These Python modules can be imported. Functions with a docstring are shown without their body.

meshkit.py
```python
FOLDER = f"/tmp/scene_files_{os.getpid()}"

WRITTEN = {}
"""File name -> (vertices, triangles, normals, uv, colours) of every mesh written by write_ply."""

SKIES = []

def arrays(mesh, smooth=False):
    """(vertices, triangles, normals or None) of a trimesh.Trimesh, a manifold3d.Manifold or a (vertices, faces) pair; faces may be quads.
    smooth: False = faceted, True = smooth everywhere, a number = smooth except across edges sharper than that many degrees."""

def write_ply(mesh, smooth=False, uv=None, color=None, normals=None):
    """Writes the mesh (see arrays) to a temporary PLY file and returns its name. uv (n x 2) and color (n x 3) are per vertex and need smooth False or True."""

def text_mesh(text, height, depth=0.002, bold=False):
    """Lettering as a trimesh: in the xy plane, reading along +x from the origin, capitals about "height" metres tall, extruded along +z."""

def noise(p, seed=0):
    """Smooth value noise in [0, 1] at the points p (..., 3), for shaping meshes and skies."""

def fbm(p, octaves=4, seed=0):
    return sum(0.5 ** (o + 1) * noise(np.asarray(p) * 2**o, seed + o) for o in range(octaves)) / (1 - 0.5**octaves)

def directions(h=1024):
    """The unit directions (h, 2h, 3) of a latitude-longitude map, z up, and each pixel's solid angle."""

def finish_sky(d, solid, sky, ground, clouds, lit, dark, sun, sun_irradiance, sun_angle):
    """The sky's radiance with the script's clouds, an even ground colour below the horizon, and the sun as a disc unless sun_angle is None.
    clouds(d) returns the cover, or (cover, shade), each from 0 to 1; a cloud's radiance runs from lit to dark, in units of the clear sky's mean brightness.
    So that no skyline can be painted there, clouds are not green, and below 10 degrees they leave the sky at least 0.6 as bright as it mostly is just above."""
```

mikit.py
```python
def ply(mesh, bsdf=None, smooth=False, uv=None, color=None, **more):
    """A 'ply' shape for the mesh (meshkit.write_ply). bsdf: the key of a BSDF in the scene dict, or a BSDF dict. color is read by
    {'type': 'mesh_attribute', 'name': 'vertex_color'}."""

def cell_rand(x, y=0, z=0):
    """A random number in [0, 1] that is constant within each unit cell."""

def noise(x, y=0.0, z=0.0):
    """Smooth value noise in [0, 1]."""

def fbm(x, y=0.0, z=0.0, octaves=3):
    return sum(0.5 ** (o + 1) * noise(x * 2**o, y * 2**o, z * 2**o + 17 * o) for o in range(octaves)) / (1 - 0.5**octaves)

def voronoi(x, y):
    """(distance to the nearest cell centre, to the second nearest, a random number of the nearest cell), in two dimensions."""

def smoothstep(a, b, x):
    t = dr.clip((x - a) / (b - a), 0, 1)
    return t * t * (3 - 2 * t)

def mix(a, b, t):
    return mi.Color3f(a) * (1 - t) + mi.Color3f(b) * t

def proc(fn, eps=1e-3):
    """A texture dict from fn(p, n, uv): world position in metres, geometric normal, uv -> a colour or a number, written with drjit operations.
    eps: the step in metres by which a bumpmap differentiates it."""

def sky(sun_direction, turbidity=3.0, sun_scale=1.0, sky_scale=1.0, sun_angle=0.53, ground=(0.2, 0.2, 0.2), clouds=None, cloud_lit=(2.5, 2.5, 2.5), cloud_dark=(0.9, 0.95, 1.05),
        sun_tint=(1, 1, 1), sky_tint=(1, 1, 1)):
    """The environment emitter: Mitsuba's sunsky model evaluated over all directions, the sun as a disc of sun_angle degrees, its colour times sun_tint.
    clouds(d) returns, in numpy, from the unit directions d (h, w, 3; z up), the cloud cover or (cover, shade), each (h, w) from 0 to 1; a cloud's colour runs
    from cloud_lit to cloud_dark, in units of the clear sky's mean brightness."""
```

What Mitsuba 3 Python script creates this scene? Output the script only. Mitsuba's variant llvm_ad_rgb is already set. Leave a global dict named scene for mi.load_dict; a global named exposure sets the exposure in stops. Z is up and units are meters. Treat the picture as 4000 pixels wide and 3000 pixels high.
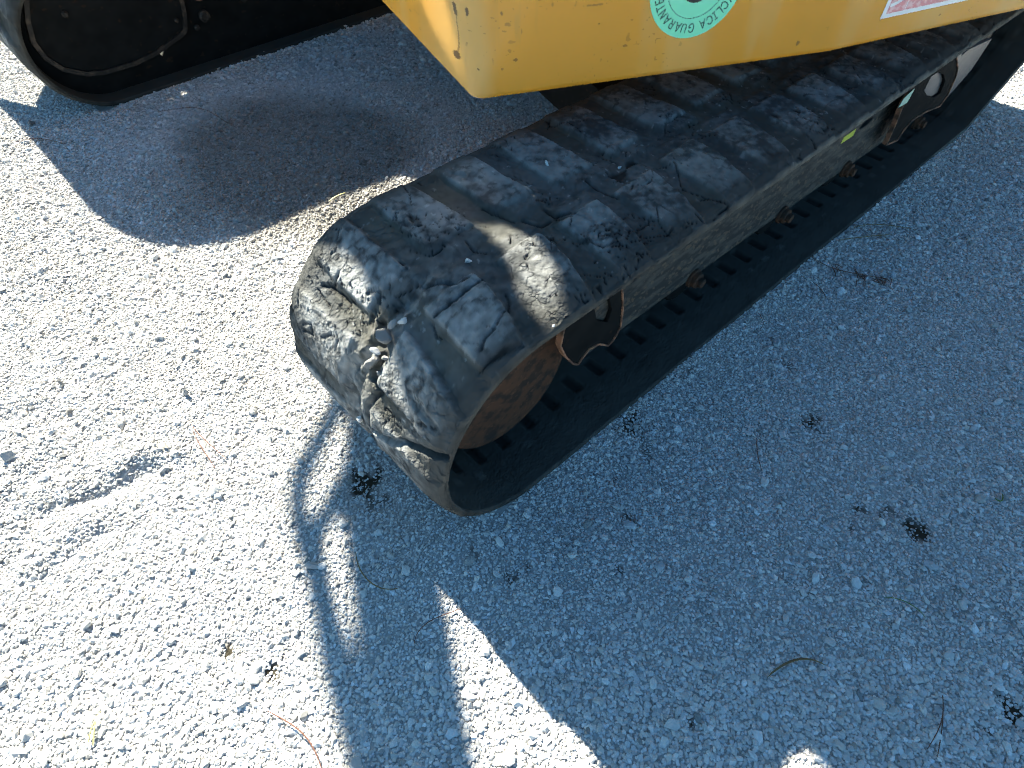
import math, numpy as np, trimesh, mitsuba as mi, drjit as dr, mikit, meshkit
from mikit import ply, proc, fbm, noise, smoothstep, mix
from shapely.geometry import Polygon, Point, LineString, box as sbox
from shapely import affinity
from scipy.spatial import cKDTree

T = mi.ScalarTransform4f
scene, labels = {}, {}

# ------------------------------------------------------------------ camera, sky, exposure
AZ, PITCH = 0.8288050888955273, 0.8883799100254751
EYE = np.array([-0.23742573, -0.43928089, 1.10615789])
FOCAL = 2443.3745                                    # pixels of a 4000 pixel wide picture
FW = np.array([math.cos(AZ) * math.cos(PITCH), math.sin(AZ) * math.cos(PITCH), -math.sin(PITCH)])
scene['camera'] = {'type': 'perspective', 'fov': math.degrees(2 * math.atan(2000 / FOCAL)), 'fov_axis': 'x', 'near_clip': 0.05, 'far_clip': 500.0,
                   'to_world': T().look_at(origin=EYE.tolist(), target=(EYE + FW).tolist(), up=[0, 0, 1])}
SUN_AZ, SUN_EL = math.radians(83), math.radians(35)
SUN = (math.cos(SUN_AZ) * math.cos(SUN_EL), math.sin(SUN_AZ) * math.cos(SUN_EL), math.sin(SUN_EL))
scene['sky'] = mikit.sky(SUN, turbidity=3, sun_scale=1.9, sun_tint=(0.85, 1.0, 1.20), sky_scale=0.57, sky_tint=(0.59, 0.92, 1.01), ground=(0.3, 0.3, 0.3))
exposure = 3.55
COT = 1 / math.tan(SUN_EL)
SHIFT = COT * np.array([math.cos(SUN_AZ), math.sin(SUN_AZ)])     # horizontal shadow offset per metre of height

# ------------------------------------------------------------------ helpers
rng = np.random.default_rng(7)
def sm(a, b, x):
    t = np.clip((x - a) / (b - a), 0, 1)
    return t * t * (3 - 2 * t)
def nfbm(x, y, f, octaves=4, seed=0, z=0.0):
    x, y = np.broadcast_arrays(np.asarray(x, float), np.asarray(y, float))
    return meshkit.fbm(np.stack([x * f + 50, y * f + 50, np.full(x.shape, z * f + 3.3)], -1), octaves, seed)
def key(name):
    if name not in scene and not any(k.startswith(name + '__') for k in scene): return name
    n = 1
    while f'{name}_{n:03d}' in scene or any(k.startswith(f'{name}_{n:03d}__') for k in scene): n += 1
    return f'{name}_{n:03d}'
def add(name, mesh, bsdf, smooth=30, parent=None, **kw):
    k = key((parent + '__' if parent else '') + name)
    scene[k] = ply(mesh, bsdf, smooth=smooth, **kw)
    return k
def add_n(k, v, f, n, col, bsdf):
    k = key(k)
    scene[k] = {'type': 'ply', 'filename': meshkit.write_ply((v, f), True, None, col, normals=n), 'face_normals': False, 'bsdf': {'type': 'ref', 'id': bsdf}}
    return k
def tag(k, label=None, category=None, group=None, kind=None):
    d = labels.setdefault(k, {})
    for a, b in (('label', label), ('category', category), ('group', group), ('kind', kind)):
        if b: d[a] = b
def rbox(x0, x1, y0, y1, z0, z1, r=0.006):
    import manifold3d as m3
    r = min(r, 0.49 * min(x1 - x0, y1 - y0, z1 - z0))
    s = m3.Manifold.sphere(r, 12)
    m = m3.Manifold.batch_hull([s.translate((x, y, z)) for x in (x0 + r, x1 - r) for y in (y0 + r, y1 - r) for z in (z0 + r, z1 - r)]).to_mesh()
    return trimesh.Trimesh(m.vert_properties[:, :3], m.tri_verts, process=False)
def plate_xz(poly, y, th):
    """polygon in (x, z) extruded along y from y to y + th"""
    m = trimesh.creation.extrude_polygon(poly, th, engine='earcut')
    v = m.vertices.copy()
    m.vertices = np.c_[v[:, 0], y + v[:, 2], v[:, 1]]
    m.faces = m.faces[:, ::-1]
    return m
def tube(pts, rad, n=8):
    pts = np.asarray(pts, float); rad = np.broadcast_to(np.asarray(rad, float), (len(pts),))
    tg = np.gradient(pts, axis=0); tg /= np.linalg.norm(tg, axis=1, keepdims=True)
    up = np.array([0.13, 0.31, 0.94]); a = np.cross(tg, up); a /= np.linalg.norm(a, axis=1, keepdims=True); b = np.cross(tg, a)
    th = np.linspace(0, 2 * np.pi, n, endpoint=False)
    v = pts[:, None] + rad[:, None, None] * (np.cos(th)[None, :, None] * a[:, None] + np.sin(th)[None, :, None] * b[:, None])
    i, j = np.meshgrid(np.arange(len(pts) - 1), np.arange(n), indexing='ij')
    q = np.stack([i * n + j, i * n + (j + 1) % n, (i + 1) * n + (j + 1) % n, (i + 1) * n + j], -1).reshape(-1, 4)
    f = np.vstack([q[:, [0, 1, 2]], q[:, [0, 2, 3]]])
    vv = v.reshape(-1, 3); N = len(vv)
    vv = np.vstack([vv, pts[0], pts[-1]])
    k = np.arange(n)
    f = np.vstack([f, np.c_[(k + 1) % n, k, np.full(n, N)], np.c_[k + (len(pts) - 1) * n, (k + 1) % n + (len(pts) - 1) * n, np.full(n, N + 1)]])
    return trimesh.Trimesh(vv, f[:, ::-1], process=False)
def spline(pts, n=40):
    from scipy.interpolate import CubicSpline
    pts = np.asarray(pts, float); d = np.r_[0, np.cumsum(np.linalg.norm(np.diff(pts, axis=0), axis=1))]
    return CubicSpline(d, pts)(np.linspace(0, d[-1], n))
def lathe_y(prof, cx, y, cz, n=64):
    """profile [(r, dy)] revolved about the y axis through (cx, cz)"""
    m = trimesh.creation.revolve(np.asarray(prof, float), sections=n)
    v = m.vertices
    m.vertices = np.c_[cx + v[:, 0], y + v[:, 2], cz - v[:, 1]]
    return m

# ------------------------------------------------------------------ materials
def bsdf(name, base, rough=0.6, bump=None, scale=1.0, twosided=True, **kw):
    b = {'type': 'principled', 'base_color': base if isinstance(base, dict) else {'type': 'rgb', 'value': list(base)}, 'roughness': rough, **kw}
    if bump is not None: b = {'type': 'bumpmap', 'arbitrary': bump, 'scale': scale, 'bsdf': b}
    scene[name] = {'type': 'twosided', 'bsdf': b} if twosided else b
VC = {'type': 'mesh_attribute', 'name': 'vertex_color'}
def rub_bump(p, n, uv):
    wx, wy, wz = p.x * 42, p.y * 58, p.z * 42
    crease = 1 - smoothstep(0.0, 0.030, dr.abs(fbm(wx, wy, wz, 3) - 0.5))
    crease = crease * smoothstep(0.46, 0.60, noise(p.x * 19 + 7, p.y * 19, p.z * 19))
    return -0.0030 * crease + 0.0032 * fbm(p.x * 260, p.y * 260, p.z * 260, 3) + 0.0020 * fbm(p.x * 70, p.y * 70, p.z * 70, 2)
bsdf('rubber', VC, 0.92, proc(rub_bump, 6e-4), 1.0, specular=0.12)
bsdf('stone_material', VC, 0.85, specular=0.3)
def chips(p, f):
    a, b, r = mikit.voronoi(p.x * f + 0.6 * noise(p.x * f * 0.7, p.y * f * 0.7), p.y * f)
    return smoothstep(0.02, 0.30, b - a), r
def ground_col(p, n, uv):
    e, r = chips(p, 135.0)
    return mix((0.16, 0.155, 0.145), mix((0.36, 0.355, 0.345), (0.60, 0.595, 0.58), r), e)
def chip_bump(p, n, uv):
    e, r = chips(p, 135.0)
    return 0.0035 * e * (0.6 + 0.8 * r) + 0.0012 * fbm(p.x * 300, p.y * 300, 0.0, 2)
def ground_bump(p, n, uv):
    return 0.006 * fbm(p.x * 150, p.y * 150, 0.0, 3)
bsdf('chippings_material', proc(ground_col), 0.9, proc(chip_bump, 8e-4), 1.0, specular=0.2)
bsdf('ground_material', VC, 0.9, proc(ground_bump, 1e-3), 1.0, specular=0.2)
U = np.array([0.8935, -0.4490, 0.0]); V = np.array([0.27805, 0.96057, 0.0]); NA = np.array([0.4490, 0.8935, 0.0])   # house: along its side, along its end, inward from its side
A0 = np.array([0.46892, 0.43494, 0.543])
def house_st(p):
    s = (p.x - A0[0]) * U[0] + (p.y - A0[1]) * U[1]
    d = (p.x - A0[0]) * NA[0] + (p.y - A0[1]) * NA[1]
    return s, p.z, d
def blob(s, z, cs, cz, rs, rz, w=0.5):
    q = dr.sqrt(dr.square((s - cs) / rs) + dr.square((z - cz) / rz)) + w * (noise(s * 260, z * 260) - 0.5) * 2
    return 1 - smoothstep(0.7, 1.15, q)
def paint_col(p, n, uv):
    s, z, d = house_st(p)
    big = fbm(s * 5, z * 5, d * 5, 3)
    c = mix((0.56, 0.250, 0.020), (0.59, 0.278, 0.032), smoothstep(0.3, 0.7, big))
    c = mix(c, (0.55, 0.35, 0.12), smoothstep(0.52, 0.75, fbm(s * 14, z * 3 + 4, d * 14, 3)) * 0.35)
    # faded strip near the corner and rub marks
    c = mix(c, (0.52, 0.33, 0.11), (1 - smoothstep(0.015, 0.05, s)) * smoothstep(-0.06, -0.02, s) * 0.6)
    st = smoothstep(0.60, 0.78, fbm(s * 60, z * 9, 2.0, 3)) * smoothstep(0.03, 0.06, s) * (1 - smoothstep(0.09, 0.14, s))
    c = mix(c, (0.36, 0.21, 0.05), st * 0.3)
    ink = dr.maximum(blob(s, z, 0.0059, 0.678, 0.0026, 0.0060, 0.25), blob(s, z, 0.0775, 0.609, 0.0050, 0.0026, 0.7) * 0.7)
    for cs, cz, rs, rz, a in ((0.0665, 0.667, 0.005, 0.003, 0.45), (0.0572, 0.684, 0.0022, 0.0028, 0.7), (0.0125, 0.597, 0.0022, 0.0022, 0.9), (0.223, 0.6835, 0.017, 0.0016, 0.55),
                              (0.287, 0.609, 0.005, 0.0026, 0.6), (0.292, 0.622, 0.004, 0.0070, 0.3), (0.232, 0.652, 0.0012, 0.0012, 0.9), (0.144, 0.691, 0.0014, 0.004, 0.5),
                              (0.072, 0.64, 0.006, 0.003, 0.3), (0.068, 0.625, 0.003, 0.003, 0.3), (0.09, 0.655, 0.001, 0.004, 0.4), (0.055, 0.596, 0.002, 0.002, 0.5),
                              (0.66, 0.572, 0.003, 0.004, 0.7), (0.85, 0.595, 0.004, 0.006, 0.4), (1.02, 0.575, 0.004, 0.003, 0.5), (0.40, 0.60, 0.004, 0.003, 0.25)):
        ink = dr.maximum(ink, a * blob(s, z, cs, cz, rs, rz))
    # the long scratch down the corner
    cx = -0.0092 - 1.4 * dr.square(z - 0.65) + 0.0006 * (noise(z * 90, 3.0) - 0.5)
    w = 0.0005 + 0.0012 * smoothstep(0.664, 0.671, z) * (1 - smoothstep(0.682, 0.687, z)) + 0.0015 * smoothstep(0.593, 0.597, z) * (1 - smoothstep(0.604, 0.610, z))
    w = w * (0.8 + 0.6 * noise(z * 700, 1.0))
    ink = dr.maximum(ink, (1 - smoothstep(w * 0.8, w * 1.5, dr.abs(s - cx))) * smoothstep(0.590, 0.594, z) * (0.55 + 0.45 * smoothstep(0.0008, 0.0014, w)))
    sp = smoothstep(0.90, 0.93, noise(s * 210, z * 210, 5.0)) * smoothstep(0.6, 0.8, noise(s * 17, z * 17, 9.0))
    ink = dr.maximum(ink, sp * 0.35)
    return mix(c, (0.035, 0.022, 0.012), ink * 0.85)
def paint_bump(p, n, uv):
    return 0.00035 * fbm(p.x * 420, p.y * 420, p.z * 420, 2)
bsdf('yellow_paint', proc(paint_col), 0.42, proc(paint_bump, 4e-4), 1.0, specular=0.45)
def frame_col(p, n, uv):
    q = fbm(p.x * 26, p.y * 26, p.z * 60, 4); r = fbm(p.x * 90 + p.z * 40, p.y * 30, p.z * 90, 3)
    c = mix((0.022, 0.023, 0.022), (0.062, 0.060, 0.052), smoothstep(0.38, 0.7, q))
    return mix(c, (0.14, 0.098, 0.058), smoothstep(0.58, 0.74, r) * 0.5)
def fine_bump(p, n, uv):
    return 0.0010 * fbm(p.x * 160, p.y * 160, p.z * 160, 3)
bsdf('frame_steel', proc(frame_col), 0.65, proc(fine_bump, 6e-4), 1.0, specular=0.4)
def rust_col(p, n, uv):
    q = fbm(p.x * 45, p.y * 45, p.z * 45, 4); r = fbm(p.x * 140, p.y * 140, p.z * 140, 3)
    c = mix((0.028, 0.021, 0.017), (0.072, 0.036, 0.021), smoothstep(0.34, 0.62, q))
    return mix(c, (0.11, 0.055, 0.032), smoothstep(0.6, 0.75, r) * 0.6)
bsdf('rust', proc(rust_col), 0.85, proc(fine_bump, 6e-4), 1.0, specular=0.25)
def dark_col(p, n, uv):
    q = fbm(p.x * 30, p.y * 30, p.z * 30, 3)
    c = mix((0.004, 0.0045, 0.0045), (0.013, 0.014, 0.014), q)
    return mix(c, (0.05, 0.025, 0.010), smoothstep(0.66, 0.8, fbm(p.x * 60, p.y * 60, p.z * 60, 3)) * 0.4)
bsdf('black_steel', proc(dark_col), 0.85, proc(fine_bump, 6e-4), 1.0, specular=0.08)
def edge_col(p, n, uv):
    q = fbm(p.x * 50, p.y * 50, p.z * 50, 3)
    return mix((0.07, 0.042, 0.03), (0.26, 0.13, 0.075), smoothstep(0.35, 0.65, q))
bsdf('worn_edge', proc(edge_col), 0.7, specular=0.35)
def rim_col(p, n, uv):
    return mix((0.014, 0.012, 0.010), (0.055, 0.040, 0.028), smoothstep(0.45, 0.75, fbm(p.x * 40, p.y * 40, p.z * 40, 3)))
bsdf('rim_steel', proc(rim_col), 0.6, specular=0.35)
def grey_col(p, n, uv):
    q = fbm(p.x * 40, p.y * 40, p.z * 40, 3)
    return mix((0.085, 0.083, 0.086), (0.13, 0.127, 0.13), q)
bsdf('grey_steel', proc(grey_col), 0.5, specular=0.4)
bsdf('sticker_green', (0.20, 0.70, 0.45), 0.35)
bsdf('sticker_ink', (0.01, 0.055, 0.045), 0.4)
bsdf('sticker_black', (0.018, 0.02, 0.022), 0.35)
bsdf('sticker_white', (0.66, 0.68, 0.68), 0.4)
def faded_red(p, n, uv):
    q = fbm(p.x * 120, p.y * 120, p.z * 120, 3)
    return mix((0.62, 0.24, 0.25), (0.68, 0.42, 0.42), smoothstep(0.4, 0.65, q))
bsdf('sticker_red', proc(faded_red), 0.45)
bsdf('tag_yellow', (0.50, 0.52, 0.07), 0.45)
bsdf('tag_mint', (0.34, 0.52, 0.40), 0.45)
bsdf('hose_black', (0.02, 0.02, 0.02), 0.5)
bsdf('needle_red', (0.13, 0.055, 0.035), 0.7)
bsdf('needle_brown', (0.17, 0.11, 0.05), 0.7)
bsdf('needle_green', (0.09, 0.14, 0.03), 0.6)
bsdf('needle_straw', (0.50, 0.46, 0.20), 0.6)

# ------------------------------------------------------------------ ground
W = 0.452; G = 2.111; H = 0.452
def px(x, y, z=0.0):
    """the point at height z that a picture position falls on (used once, to place things on the ground)"""
    right = np.array([math.sin(AZ), -math.cos(AZ), 0]); up = np.cross(right, FW)
    d = FW + (x - 2000) / FOCAL * right - (y - 1500) / FOCAL * up
    return EYE + d * (z - EYE[2]) / d[2]
RUTS = [((-0.62, 0.86), (-0.24, 0.86), 0.014), ]
rut_px = [((40, 1960), (330, 1690), 0.010), ((120, 2010), (640, 1820), 0.016), ((130, 2290), (420, 2050), 0.014), ((-60, 2230), (70, 2140), 0.012), ((20, 1860), (330, 1745), 0.010), ((-40, 1640), (160, 1590), 0.006)]
RUTS = [(px(*a)[:2], px(*b)[:2], d) for a, b, d in rut_px]
soil_px = [(1430, 1885, 70, 0.9), (1490, 1960, 60, 0.6), (3590, 2065, 50, 1.0), (3560, 2045, 40, 0.8), (3350, 1985, 35, .6), (3480, 1985, 35, .6), (3330, 2060, 30, .5), (2470, 1670, 75, 0.62), (2520, 1760, 50, .5), (3170, 1640, 55, 0.6),
           (2000, 2260, 35, .55), (2430, 2230, 30, .55), (1850, 2150, 30, .45), (2450, 2020, 40, .5), (2400, 1870, 35, .5), (310, 2545, 14, .5), (890, 2540, 42, .9), (1065, 2640, 46, .8), (700, 2760, 15, .5), (3960, 2770, 70, .65), (3870, 2850, 45, .55), (2715, 2830, 22, .7), (2590, 1990, 25, .4),
           (3440, 2010, 25, .5), (2980, 2830, 30, .4), (2420, 2220, 30, .5), (3760, 2380, 30, .4), (3930, 2400, 50, .5), (3080, 1420, 50, .45), (2060, 2200, 22, .5), (1330, 2560, 18, .4), (2700, 1460, 40, .5), (2200, 2000, 30, .35)]
SOIL = []
for x, y, r, a in soil_px:
    c0 = px(x, y); c1 = px(x + r, y)
    SOIL.append((c0[:2], max(np.linalg.norm((c1 - c0)[:2]), 0.008), a))
def soil(x, y):
    m = np.zeros(np.shape(x)); w = (nfbm(x, y, 62, 3, 5) - 0.5)
    for c, r, a in SOIL:
        near = np.hypot(x - c[0], y - c[1]) / r
        m = np.maximum(m, a * (1 - sm(0.2, 1.5, near + 2.2 * w)))
    return m
def zg(x, y):
    z = 0.010 * (nfbm(x, y, 3.1, 3, 1) - 0.5) + (0.004 + 0.010 * sm(0.0, -0.25, x) * sm(0.1, 0.5, y)) * (nfbm(x, y, 14, 3, 2) - 0.5)
    for a, b, d in RUTS:
        ab = b - a; L = np.linalg.norm(ab)
        t = ((x - a[0]) * ab[0] + (y - a[1]) * ab[1]) / L ** 2
        q = ((x - a[0]) * -ab[1] + (y - a[1]) * ab[0]) / L
        q = q + 0.05 * (nfbm(x, y, 12, 3, 9) - 0.5)
        e = sm(-0.15, 0.15, t) * (1 - sm(0.85, 1.15, t))
        e = e * (0.25 + 1.1 * sm(0.38, 0.62, nfbm(x, y, 11, 3, 19)))
        z = z - e * d * 0.6 * np.exp(-(q / 0.022) ** 2) + e * d * 0.5 * np.exp(-((q - 0.045) / 0.03) ** 2)
    z = z - 0.005 * soil(x, y)
    # gravel pushed up along the tracks
    for y0 in (0.0, G):
        edge = np.minimum(np.abs(y - y0), np.abs(y - y0 - W)); inx = sm(0.12, 0.35, x) * (1 - sm(2.2, 2.4, x))
        z = z + inx * 0.010 * np.exp(-(edge / 0.05) ** 2) * (0.5 + nfbm(x, y, 7, 2, 4))
        z = z - 0.02 * inx * ((y > y0 + 0.01) & (y < y0 + W - 0.01))
    return z - 0.003
def axis(lo, hi, step, far):
    core = np.arange(lo, hi, step); out = []; d = step; a = core[-1]
    while a < far: d *= 1.25; a += d; out.append(a)
    left = []; d = step; a = lo
    while a > -far: d *= 1.25; a -= d; left.append(a)
    return np.r_[left[::-1], core, out]
gx, gy = axis(-0.9, 3.6, 0.0135, 150), axis(-1.1, 3.5, 0.0135, 150)
X, Y = np.meshgrid(gx, gy, indexing='ij')
Zg = zg(X, Y)
i, j = np.meshgrid(np.arange(len(gx) - 1), np.arange(len(gy) - 1), indexing='ij'); m = len(gy)
q = np.stack([i * m + j, (i + 1) * m + j, (i + 1) * m + j + 1, i * m + j + 1], -1).reshape(-1, 4)
so = soil(X, Y)[..., None]
gc = np.clip(0.36 + 0.16 * (nfbm(X, Y, 60, 3, 11)[..., None] - 0.5) * 2, 0.05, 0.4) * np.array([1, 0.985, 0.95])
gc = gc * (1 - sm(0.25, 0.6, so)) + np.array([0.030, 0.026, 0.017]) * sm(0.25, 0.6, so)

# loose stones: one mesh
ICO = trimesh.creation.icosphere(subdivisions=0)
OCT = (np.array([[1, 0, 0], [-1, 0, 0], [0, 1, 0], [0, -1, 0], [0, 0, 1], [0, 0, -1]], float), np.array([[0, 2, 4], [2, 1, 4], [1, 3, 4], [3, 0, 4], [2, 0, 5], [1, 2, 5], [3, 1, 5], [0, 3, 5]]))
def rand_rot(n, rng):
    qn = rng.normal(size=(n, 4)); qn /= np.linalg.norm(qn, axis=1, keepdims=True); w, x, y, z = qn.T
    return np.stack([1 - 2 * (y * y + z * z), 2 * (x * y - w * z), 2 * (x * z + w * y), 2 * (x * y + w * z), 1 - 2 * (x * x + z * z), 2 * (y * z - w * x), 2 * (x * z - w * y), 2 * (y * z + w * x), 1 - 2 * (x * x + y * y)], -1).reshape(n, 3, 3)
def stones(P, rad, col, base, rng, tilt=0.30, jit=0.28):
    bv, bf = base; n = len(P); k = len(bv)
    sc = np.stack([rad * rng.uniform(0.95, 1.45, n), rad * rng.uniform(0.75, 1.05, n), rad * rng.uniform(0.42, 0.72, n)], -1)
    v = bv[None] * (1 + jit * rng.uniform(-1, 1, (n, k, 1))) + 0.12 * rng.normal(size=(n, k, 3))
    v = np.clip(v, -0.92, 0.92)
    v = v * sc[:, None]
    a = rng.uniform(0, 2 * np.pi, n); tx, ty = rng.normal(0, tilt, (2, n))
    ca, sa = np.cos(a), np.sin(a); O, I = np.zeros(n), np.ones(n)
    Rz = np.stack([ca, -sa, O, sa, ca, O, O, O, I], -1).reshape(n, 3, 3)
    Rx = np.stack([I, O, O, O, np.cos(tx), -np.sin(tx), O, np.sin(tx), np.cos(tx)], -1).reshape(n, 3, 3)
    Ry = np.stack([np.cos(ty), O, np.sin(ty), O, I, O, -np.sin(ty), O, np.cos(ty)], -1).reshape(n, 3, 3)
    R = Rz @ Rx @ Ry
    v = np.einsum('nij,nkj->nki', R, v) + P[:, None]
    f = bf[None] + (np.arange(n) * k)[:, None, None]
    return v.reshape(-1, 3), f.reshape(-1, 3), np.repeat(col, k, axis=0)
def stone_cols(n, rng):
    g = np.clip(rng.normal(0.48, 0.07, n), 0.25, 0.68)
    g = np.where(rng.random(n) < 0.035, rng.uniform(0.2, 0.3, n), g); g = np.where(rng.random(n) < 0.04, rng.uniform(0.6, 0.72, n), g)
    t = rng.normal(0, 1, n)[:, None]
    return g[:, None] * (np.array([1.0, 0.99, 0.965]) + t * np.array([0.025, 0.0, -0.03]))
right = np.array([math.sin(AZ), -math.cos(AZ), 0]); upv = np.cross(right, FW)
def hexgrid(x0, x1, y0, y1, d):
    xs = np.arange(x0, x1, d); ys = np.arange(y0, y1, d * 0.866)
    a, b = np.meshgrid(xs, ys, indexing='ij'); a = a + (np.arange(len(ys)) % 2)[None] * d / 2
    return a.ravel(), b.ravel()
def in_view(x, y, m):
    d = np.stack([x, y, np.zeros_like(x)], -1) - EYE; w = d @ FW
    return (w > 0.2) & (np.abs(d @ right) < (2000 + m) / FOCAL * w) & (np.abs(d @ upv) < (1500 + m) / FOCAL * w), w
def clear(x, y):
    ok = np.ones(x.shape, bool)
    for y0 in (0.0, G):
        ok &= ~((x > 0.16) & (x < 2.36) & (y > y0 + 0.012) & (y < y0 + W - 0.012))
        ok &= ~((x > 0.02) & (x < 0.2) & (y > y0 + 0.0) & (y < y0 + W) & (0.233 - x < 0.10))
    return ok
srng = np.random.default_rng(21)
parts = []; nv = 0
PATCH_C = px(1120, 620)[:2]                                  # centre of a darker, browner patch of stones between the tracks
def dark_patch(x, y):
    return 1 - 0.56 * (1 - sm(0.68, 1.12, np.hypot((x - PATCH_C[0]) / 0.42, (y - PATCH_C[1]) / 0.48) + 0.6 * (nfbm(x, y, 5, 3, 77) - 0.5)))
def layer(d, base, wlo, whi, rmean, margin, zoff=0.0, keep=1.0):
    global nv
    x, y = hexgrid(-1.3, 4.4, -1.7, 4.6, d)
    x = x + srng.normal(0, d * 0.28, x.shape); y = y + srng.normal(0, d * 0.28, y.shape)
    see, w = in_view(x, y, margin)
    k = see & (w >= wlo) & (w < whi) & clear(x, y) & (srng.random(x.shape) < keep)
    x, y = x[k], y[k]
    m_ = soil(x, y)
    k = m_ < srng.uniform(0.35, 1.35, x.shape); x, y, m_ = x[k], y[k], m_[k]
    n = len(x)
    coarse = 0.82 + 0.40 * nfbm(x, y, 2.3, 3, 31)
    patch_tone = dark_patch(x, y)
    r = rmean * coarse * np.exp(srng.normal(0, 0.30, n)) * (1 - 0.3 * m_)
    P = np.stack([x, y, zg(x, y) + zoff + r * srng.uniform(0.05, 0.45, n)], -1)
    v, f, c = stones(P, r, stone_cols(n, srng) * patch_tone[:, None] * (1 + (1 - patch_tone[:, None]) * np.array([0.06, 0, -0.10])), base, srng)
    parts.append((v, f + nv, c)); nv += len(v)
    return n
icb = (np.array(ICO.vertices), np.array(ICO.faces))
n1 = layer(0.0053, icb, 0, 1.05, 0.0034, 220)
n1b = layer(0.0055, OCT, 1.05, 1.6, 0.0037, 160)
n2 = layer(0.0071, OCT, 1.6, 2.35, 0.0046, 110)
n3 = layer(0.0110, OCT, 2.35, 9, 0.0069, 50)
GP = np.stack([X, Y, Zg], -1).reshape(-1, 3)
near_q = in_view(GP[q[:, 0], 0], GP[q[:, 0], 1], 130)[0]
for nm, sel, mt in (('ground', near_q, 'ground_material'), ('yard', ~near_q, 'chippings_material')):
    u_, inv_ = np.unique(q[sel], return_inverse=True)
    add(nm, (GP[u_], inv_.reshape(-1, 4)), mt, True, **({'color': gc.reshape(-1, 3)[u_]} if nm == 'ground' else {}))
tag('ground', 'pale grey fine gravel bed of the yard under the machine', kind='structure')
tag('yard', 'pale gravel yard around the machine', kind='structure')
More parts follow.
